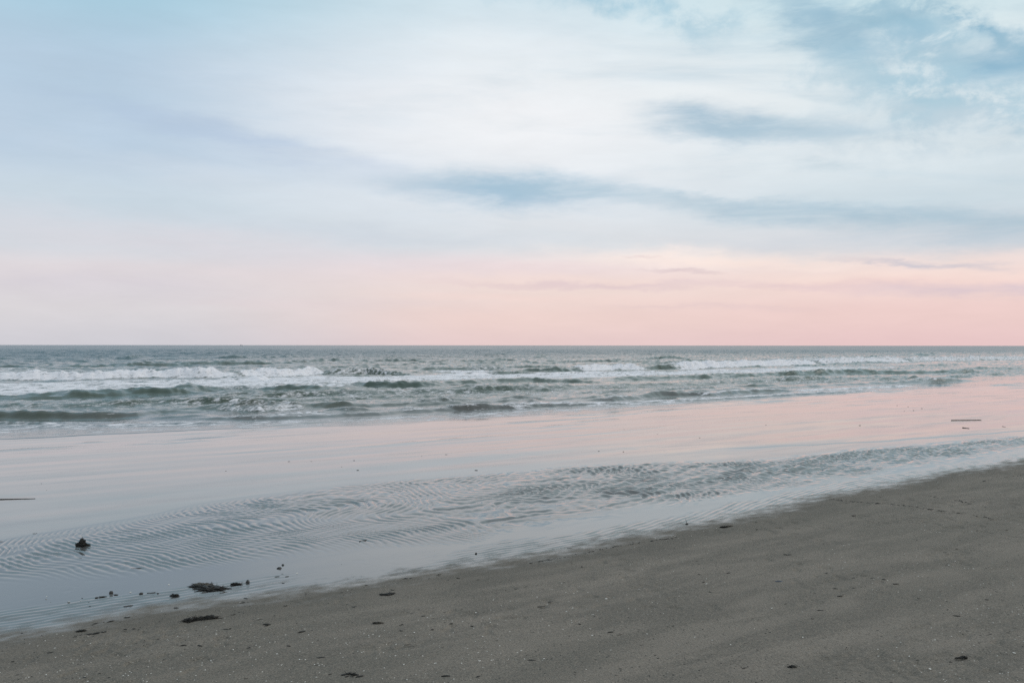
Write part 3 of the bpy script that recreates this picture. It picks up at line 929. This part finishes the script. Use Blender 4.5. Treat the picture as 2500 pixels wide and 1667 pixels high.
# scraps of weed and grit-sized stones
scrap_meshes = [lump_mesh('seaweed_scrap', weed_m, (1.0, .55, .32), 20 + i, .7, 2.0, 2) for i in range(8)]
dry_meshes = [lump_mesh('seaweed_scrap', dry_m, (1.0, .5, .18), 40 + i, .7, 2.0, 2) for i in range(3)]
k4, k5, k6 = .3614, .3614, .3871
pts4 = [(650, 945), (630, 955), (705, 935), (755, 930), (860, 905), (880, 900), (1195, 840), (910, 980), (850, 985), (125, 1075), (345, 1140), (95, 1200), (1535, 985), (1560, 978),
        (1625, 992), (1590, 880), (1575, 885), (1620, 868), (1650, 800), (1640, 808), (1665, 775), (1730, 915), (1715, 918), (1750, 920), (1800, 950), (1812, 955), (1940, 823), (1925, 826),
        (2265, 830), (2285, 838), (2310, 735), (2070, 743), (1245, 1093), (1355, 1095), (1690, 1105), (1955, 1095), (1500, 1038), (2040, 1000), (2055, 995), (2100, 1133), (2235, 1133), (2175, 1173),
        (2235, 1283), (2325, 1285), (575, 1310), (1665, 1315), (1075, 1050), (780, 750), (790, 752), (655, 770), (700, 765), (1010, 740), (1040, 740), (1070, 740), (605, 800), (850, 830), (880, 825),
        (610, 830), (1550, 710), (1515, 735), (1530, 733), (1910, 610), (1875, 630), (1940, 628), (1915, 672), (10, 395), (235, 340), (250, 338), (155, 1010), (560, 775), (1495, 705)]
pts5 = [(430, 642), (450, 640), (480, 638), (490, 745), (510, 747), (425, 770), (360, 720), (345, 715), (180, 685), (110, 830), (95, 835), (410, 955), (425, 950), (625, 985), (895, 960), (755, 943),
        (95, 1143), (1015, 828), (1230, 868), (1255, 867), (1360, 830), (1420, 798), (1830, 1000), (1890, 1018), (2130, 1155), (2150, 1175), (1060, 1190), (1045, 1200), (935, 1300), (700, 1295), (715, 1298),
        (560, 1155), (690, 1105), (460, 1085), (320, 1305), (1295, 1190), (1430, 1182), (975, 1170), (1165, 540), (1550, 435), (565, 895), (415, 992), (500, 1098), (605, 640), (670, 615), (945, 703),
        (1015, 708), (1190, 712), (1235, 740), (1620, 945), (1720, 893), (2250, 957), (30, 1290), (60, 1280), (85, 1300), (140, 1300), (120, 1290), (50, 1300), (100, 1275), (935, 648), (800, 637), (1565, 540), (1635, 560)]
pts6 = [(510, 598), (505, 553), (1290, 393), (1075, 430), (1120, 510), (980, 713), (950, 872), (1240, 903), (1310, 912), (1120, 903), (1375, 938), (1385, 940), (520, 1163), (910, 1107), (860, 1158),
        (690, 1065), (1770, 1140), (1960, 1038), (2140, 1218), (1075, 1340), (620, 1370), (1770, 1412), (1730, 1430), (910, 1525), (430, 1468), (1640, 1418), (2110, 1328), (2185, 1332), (1980, 1255),
        (1910, 1308), (215, 993), (175, 928), (145, 880), (690, 755), (710, 757), (1770, 717), (1695, 740), (1120, 965), (1005, 968), (330, 872), (400, 1283), (1520, 1420), (715, 1503), (2045, 680), (1520, 663),
        (1900, 602), (2085, 600), (1950, 457), (1530, 1030), (1035, 1015), (1210, 860), (1190, 858)]
flat_pts = [(706, 1126), (552, 1150), (102, 1181), (761, 1126), (1220, 1106), (1235, 1096), (865, 1124), (874, 1148), (835, 1140), (1462, 1101), (1522, 1102), (1605, 1059), (1090, 1110), (1163, 1148),
            (2099, 1037), (1708, 1068), (2392, 984), (115, 1197), (1030, 1113), (1870, 1037), (2217, 992), (2230, 1001), (2190, 989), (2250, 996), (2208, 1003), (1524, 1048)]
scraps = [(u * k4, 1180 + v * k4, 1.0) for u, v in pts4] + [(830 + u * k5, 1180 + v * k5, 1.0) for u, v in pts5] + [(1650 + u * k6, 1060 + v * k6, 1.0) for u, v in pts6] + [(u, v, .9) for u, v in flat_pts]
lines = [([(950, 405), (1150, 425), (1345, 437), (1500, 455), (1700, 483), (1850, 502), (1995, 525)], (1650, 1060, k6), 34),
         ([(1575, 380), (1665, 402), (1800, 420), (1860, 435)], (1650, 1060, k6), 9),
         ([(1920, 293), (2060, 272), (2190, 250)], (1650, 1060, k6), 9),
         ([(1250, 540), (1500, 500), (1800, 435), (2000, 400), (2290, 360)], (830, 1180, k5), 26),
         ([(500, 1035), (600, 1018), (720, 1000)], (0, 1180, k4), 7)]
line_scraps = []; line_label = []
for (pts, (ox, oy, kk), cnt), lname in zip(lines, ('the long dotted line sloping down to the right', 'the short dotted line above the long one',
        'the dotted line rising to the right edge', 'the dotted line just under the waterline', 'the short dotted line at the far left')):
    xs = [p_[0] for p_ in pts]; ys = [p_[1] for p_ in pts]
    for i in range(cnt):
        x = random.uniform(xs[0], xs[-1])
        line_scraps.append((ox + kk * x, oy + kk * (float(np.interp(x, xs, ys)) + random.gauss(0, 3)), .75))
        line_label.append('tiny dark weed scrap strung in ' + lname)


def side(u): return ('left third of view', 'middle third of view', 'right third of view')[min(2, int(u / 834))]


def depth(p_, s_n):
    q = float(cA(s_n[0])) - s_n[1]
    return 'just above the waterline' if q < .5 else 'a few steps from the water' if q < 1.8 else 'in the near foreground'


for i, (u, v, k_) in enumerate(scraps + line_scraps):
    in_line = i >= len(scraps)
    p_ = P(u, v)
    d = p_.y
    size = random.choice((.005, .0065, .008, .011)) * k_ * (1 + max(0, d - 6) * .09)
    me = random.choice(scrap_meshes if random.random() < .85 or in_line else dry_meshes)
    s_n = to_sn(p_.x, p_.y)
    wetp = s_n[1] > float(cA(s_n[0]))
    put_obj('seaweed_scrap', me, p_ + Vector((0, 0, size * .12)), (0, 0, random.uniform(-.6, .9)), (size * random.uniform(1, 2.0), size, size * random.uniform(.7, 1.3)),
            label=(line_label[i - len(scraps)] if in_line else
                   'tiny dark weed speck on the %s, %s' % ('wet sand flat' if s_n[1] > float(cE(s_n[0])) else 'shallow water', side(u)) if wetp else
                   'tiny dark seaweed scrap on sand %s, %s' % (depth(p_, s_n), side(u))),
            category='seaweed',
            group=('seaweed scraps strung in dotted lines' if in_line else 'dark specks on the wet sand and water' if wetp else 'seaweed scraps scattered on the damp sand'))



def grains(name, pts, mat, **props):
    """crumbs far too small to pick apart: one mesh of little faceted grains"""
    c = np.array([[1, 0, 0], [0, 1, 0], [-1, 0, 0], [0, -1, 0], [0, 0, .8], [0, 0, -.5]])
    f = np.array([[0, 1, 4], [1, 2, 4], [2, 3, 4], [3, 0, 4], [1, 0, 5], [2, 1, 5], [3, 2, 5], [0, 3, 5]])
    vs, fs = [], []
    for i, (p_, r_) in enumerate(pts):
        a = random.uniform(0, 3.1); ca, sa_ = math.cos(a), math.sin(a); ex = random.uniform(1, 1.9)
        for q in c:
            jx, jy = q[0] * ex * random.uniform(.7, 1.2), q[1] * random.uniform(.7, 1.2)
            vs.append((p_[0] + r_ * (jx * ca - jy * sa_), p_[1] + r_ * (jx * sa_ + jy * ca), p_[2] + r_ * q[2] * .7))
        fs += [tuple(int(x) for x in g + i * 6) for g in f]
    me = bpy.data.meshes.new(name)
    me.from_pydata(vs, [], fs)
    me.materials.append(mat)
    return link(bpy.data.objects.new(name, me), kind='stuff', **props)


def sand_points(cnt, seed, thr, smin, smax, x0=-5.0, x1=8.5):
    rs = np.random.RandomState(seed)
    n0 = cnt * 8
    yy = 3.6 + rs.rand(n0) ** 1.5 * 9; xx = rs.uniform(-.66, .66, n0) * yy
    den = pn(xx * .7, yy * .7, seed) + .4 * pn(xx * 2.5, yy * 2.5, seed + 1)
    zq, wq, pq, sq, nq, Aq = ground(xx, yy)[:6]
    ok = np.nonzero((den > thr) & (nq < Aq - .1))[0][:cnt]
    return [((xx[i], yy[i], zq[i]), rs.uniform(smin, smax)) for i in ok]


line_pts = []
for pts, (ox, oy, kk), cnt in lines:
    xs = [p_[0] for p_ in pts]; ys = [p_[1] for p_ in pts]
    for i in range(cnt * 9):
        x = random.uniform(xs[0], xs[-1])
        if mnoise.noise((x * .02, oy, 0)) < -.12: continue
        p_ = P(ox + kk * x, oy + kk * (float(np.interp(x, xs, ys)) + random.gauss(0, 2) + 4 * mnoise.noise((x * .01, 3, oy))))
        line_pts.append((p_, random.uniform(.002, .006)))
grains('weed_crumbs', line_pts, weed_m, label='fine dark weed crumbs strung in thin lines across the damp sand', category='seaweed')
grains('dark_grit', sand_points(1500, 61, .0, .002, .0052), weed_m, label='fine dark grit and weed crumbs sprinkled over the damp sand', category='grit')
grains('shell_grit', sand_points(1300, 81, .08, .0015, .0042), shell_m, label='fine white shell grit sprinkled over the damp sand', category='grit')

# shells
shell_meshes = [shell_mesh('shell', shell_m, i, 7 + i) for i in range(3)]
w4 = [(885, 735), (1145, 683), (318, 782), (320, 763), (470, 800), (345, 800), (825, 765), (2010, 606), (1360, 668), (2310, 545), (1520, 1097), (1580, 1120), (1305, 1173), (1095, 860), (2160, 875),
      (600, 1335), (2070, 1150), (2080, 1112), (855, 1282), (320, 1290), (1430, 1195), (550, 790)]
w5 = [(1800, 776), (2143, 665), (1020, 853), (1910, 645), (130, 873), (190, 1177), (805, 890), (365, 915), (1470, 790), (1440, 855), (920, 870), (1195, 790), (505, 1003), (865, 1113), (1380, 1180),
      (1725, 1250), (2215, 1275), (1830, 1120), (2285, 1150), (2225, 940), (1690, 978), (1705, 1022), (1610, 1050), (2075, 1012), (340, 1162), (1370, 1190), (1665, 1252), (640, 455), (810, 457), (435, 1218), (1070, 1045), (1150, 1055), (1655, 1325)]
w6 = [(605, 1093), (800, 1115), (965, 818), (1240, 975), (1265, 980), (980, 1178), (800, 1275), (785, 1318), (1045, 1320), (1530, 1283), (1600, 1473), (1545, 1493), (2130, 1373), (1875, 843),
      (1760, 795), (1720, 820), (1800, 637), (2080, 1290), (495, 1220), (120, 1275), (1410, 1278), (345, 1322), (785, 1397), (1320, 262), (2010, 600), (730, 1055), (815, 1028), (1135, 1000), (1665, 912), (1470, 1393), (15, 1322), (15, 1385), (230, 1295), (1335, 738), (1120, 1120), (650, 1298)]
big = {(885, 735): 'white shell at the waterline left of the seaweed, facing the blue water', (1800, 776): 'white shell lying alone in the middle of the damp sand',
       (1600, 1473): 'pale flat shell near the bottom edge right of the middle', (2130, 1373): 'white shell nearest the bottom right corner of the sand',
       (605, 1093): 'white shell on the sand below the dark blue mussel shell', (1145, 683): 'white shell in the blue water just left of the largest seaweed tangle',
       (2010, 606): 'white shell in the shallow water right of the two stones', (470, 800): 'white shell half sunk at the rippled waterline far left'}
allw = [((u, v), (u * k4, 1180 + v * k4)) for u, v in w4] + [((u, v), (830 + u * k5, 1180 + v * k5)) for u, v in w5] + [((u, v), (1650 + u * k6, 1060 + v * k6)) for u, v in w6]
for key, (u, v) in allw:
    p_ = P(u, v)
    isb = key in big
    size = (.010 if isb else random.choice((.004, .0055, .007))) * (1 + max(0, p_.y - 6) * .08)
    s_n = to_sn(p_.x, p_.y)
    inw = s_n[1] > float(cA(s_n[0]))
    kw = dict(label=big[key], category='shell') if isb else dict(label='white shell fragment %s, %s' % ('in the shallow water' if inw else 'on sand ' + depth(p_, s_n), side(u)), category='shell', group='white shell fragments scattered over the beach')
    put_obj('shell', random.choice(shell_meshes), p_ + Vector((0, 0, size * .1)), (random.uniform(-.15, .3), 0, random.uniform(0, 6.28)), (size,) * 3, **kw)

# ------------------------------------------------------------------ far ship on the horizon
ship = bpy.data.objects.new('ship', None)
ship.location = ((589 - 1250) / F * 3900, 3900, 0)
link(ship, label='tiny far off ship on the horizon at the left', category='ship')
bm = bmesh.new()
prof = [(-6, 0, .9), (-6.2, 1.3, 1.3), (0, 1.0, 1.8), (5, 1.5, 1.2), (6.6, 2.2, .1)]
rows = []
for x, zt, hw in prof:
    rows.append([bm.verts.new((x, -hw, zt)), bm.verts.new((x * .93, -hw * .6, -.5)), bm.verts.new((x * .93, hw * .6, -.5)), bm.verts.new((x, hw, zt))])
for a, b in zip(rows, rows[1:]):
    for j in range(4):
        bm.faces.new((a[j], b[j], b[(j + 1) % 4], a[(j + 1) % 4]))
bm.faces.new(rows[0]); bm.faces.new(rows[-1][::-1])
bmesh.ops.recalc_face_normals(bm, faces=bm.faces)
me = bpy.data.meshes.new('hull'); bm.to_mesh(me); bm.free(); me.materials.append(hull_m)
put_obj('hull', me, parent=ship)
bm = bmesh.new()
bmesh.ops.create_cube(bm, size=1, matrix=Matrix.Translation((-2.4, 0, 2.3)) @ Matrix.Diagonal((3.2, 2.0, 2.6, 1)))
bmesh.ops.bevel(bm, geom=bm.edges[:], offset=.15, segments=2, affect='EDGES')
me = bpy.data.meshes.new('wheelhouse'); bm.to_mesh(me); bm.free(); me.materials.append(house_m)
put_obj('wheelhouse', me, parent=ship)
put_obj('mast', tube_mesh('mast', hull_m, [(0, 0, 1), (0, 0, 4), (0, 0, 6.5)], [.16, .12, .08], 6), parent=ship)
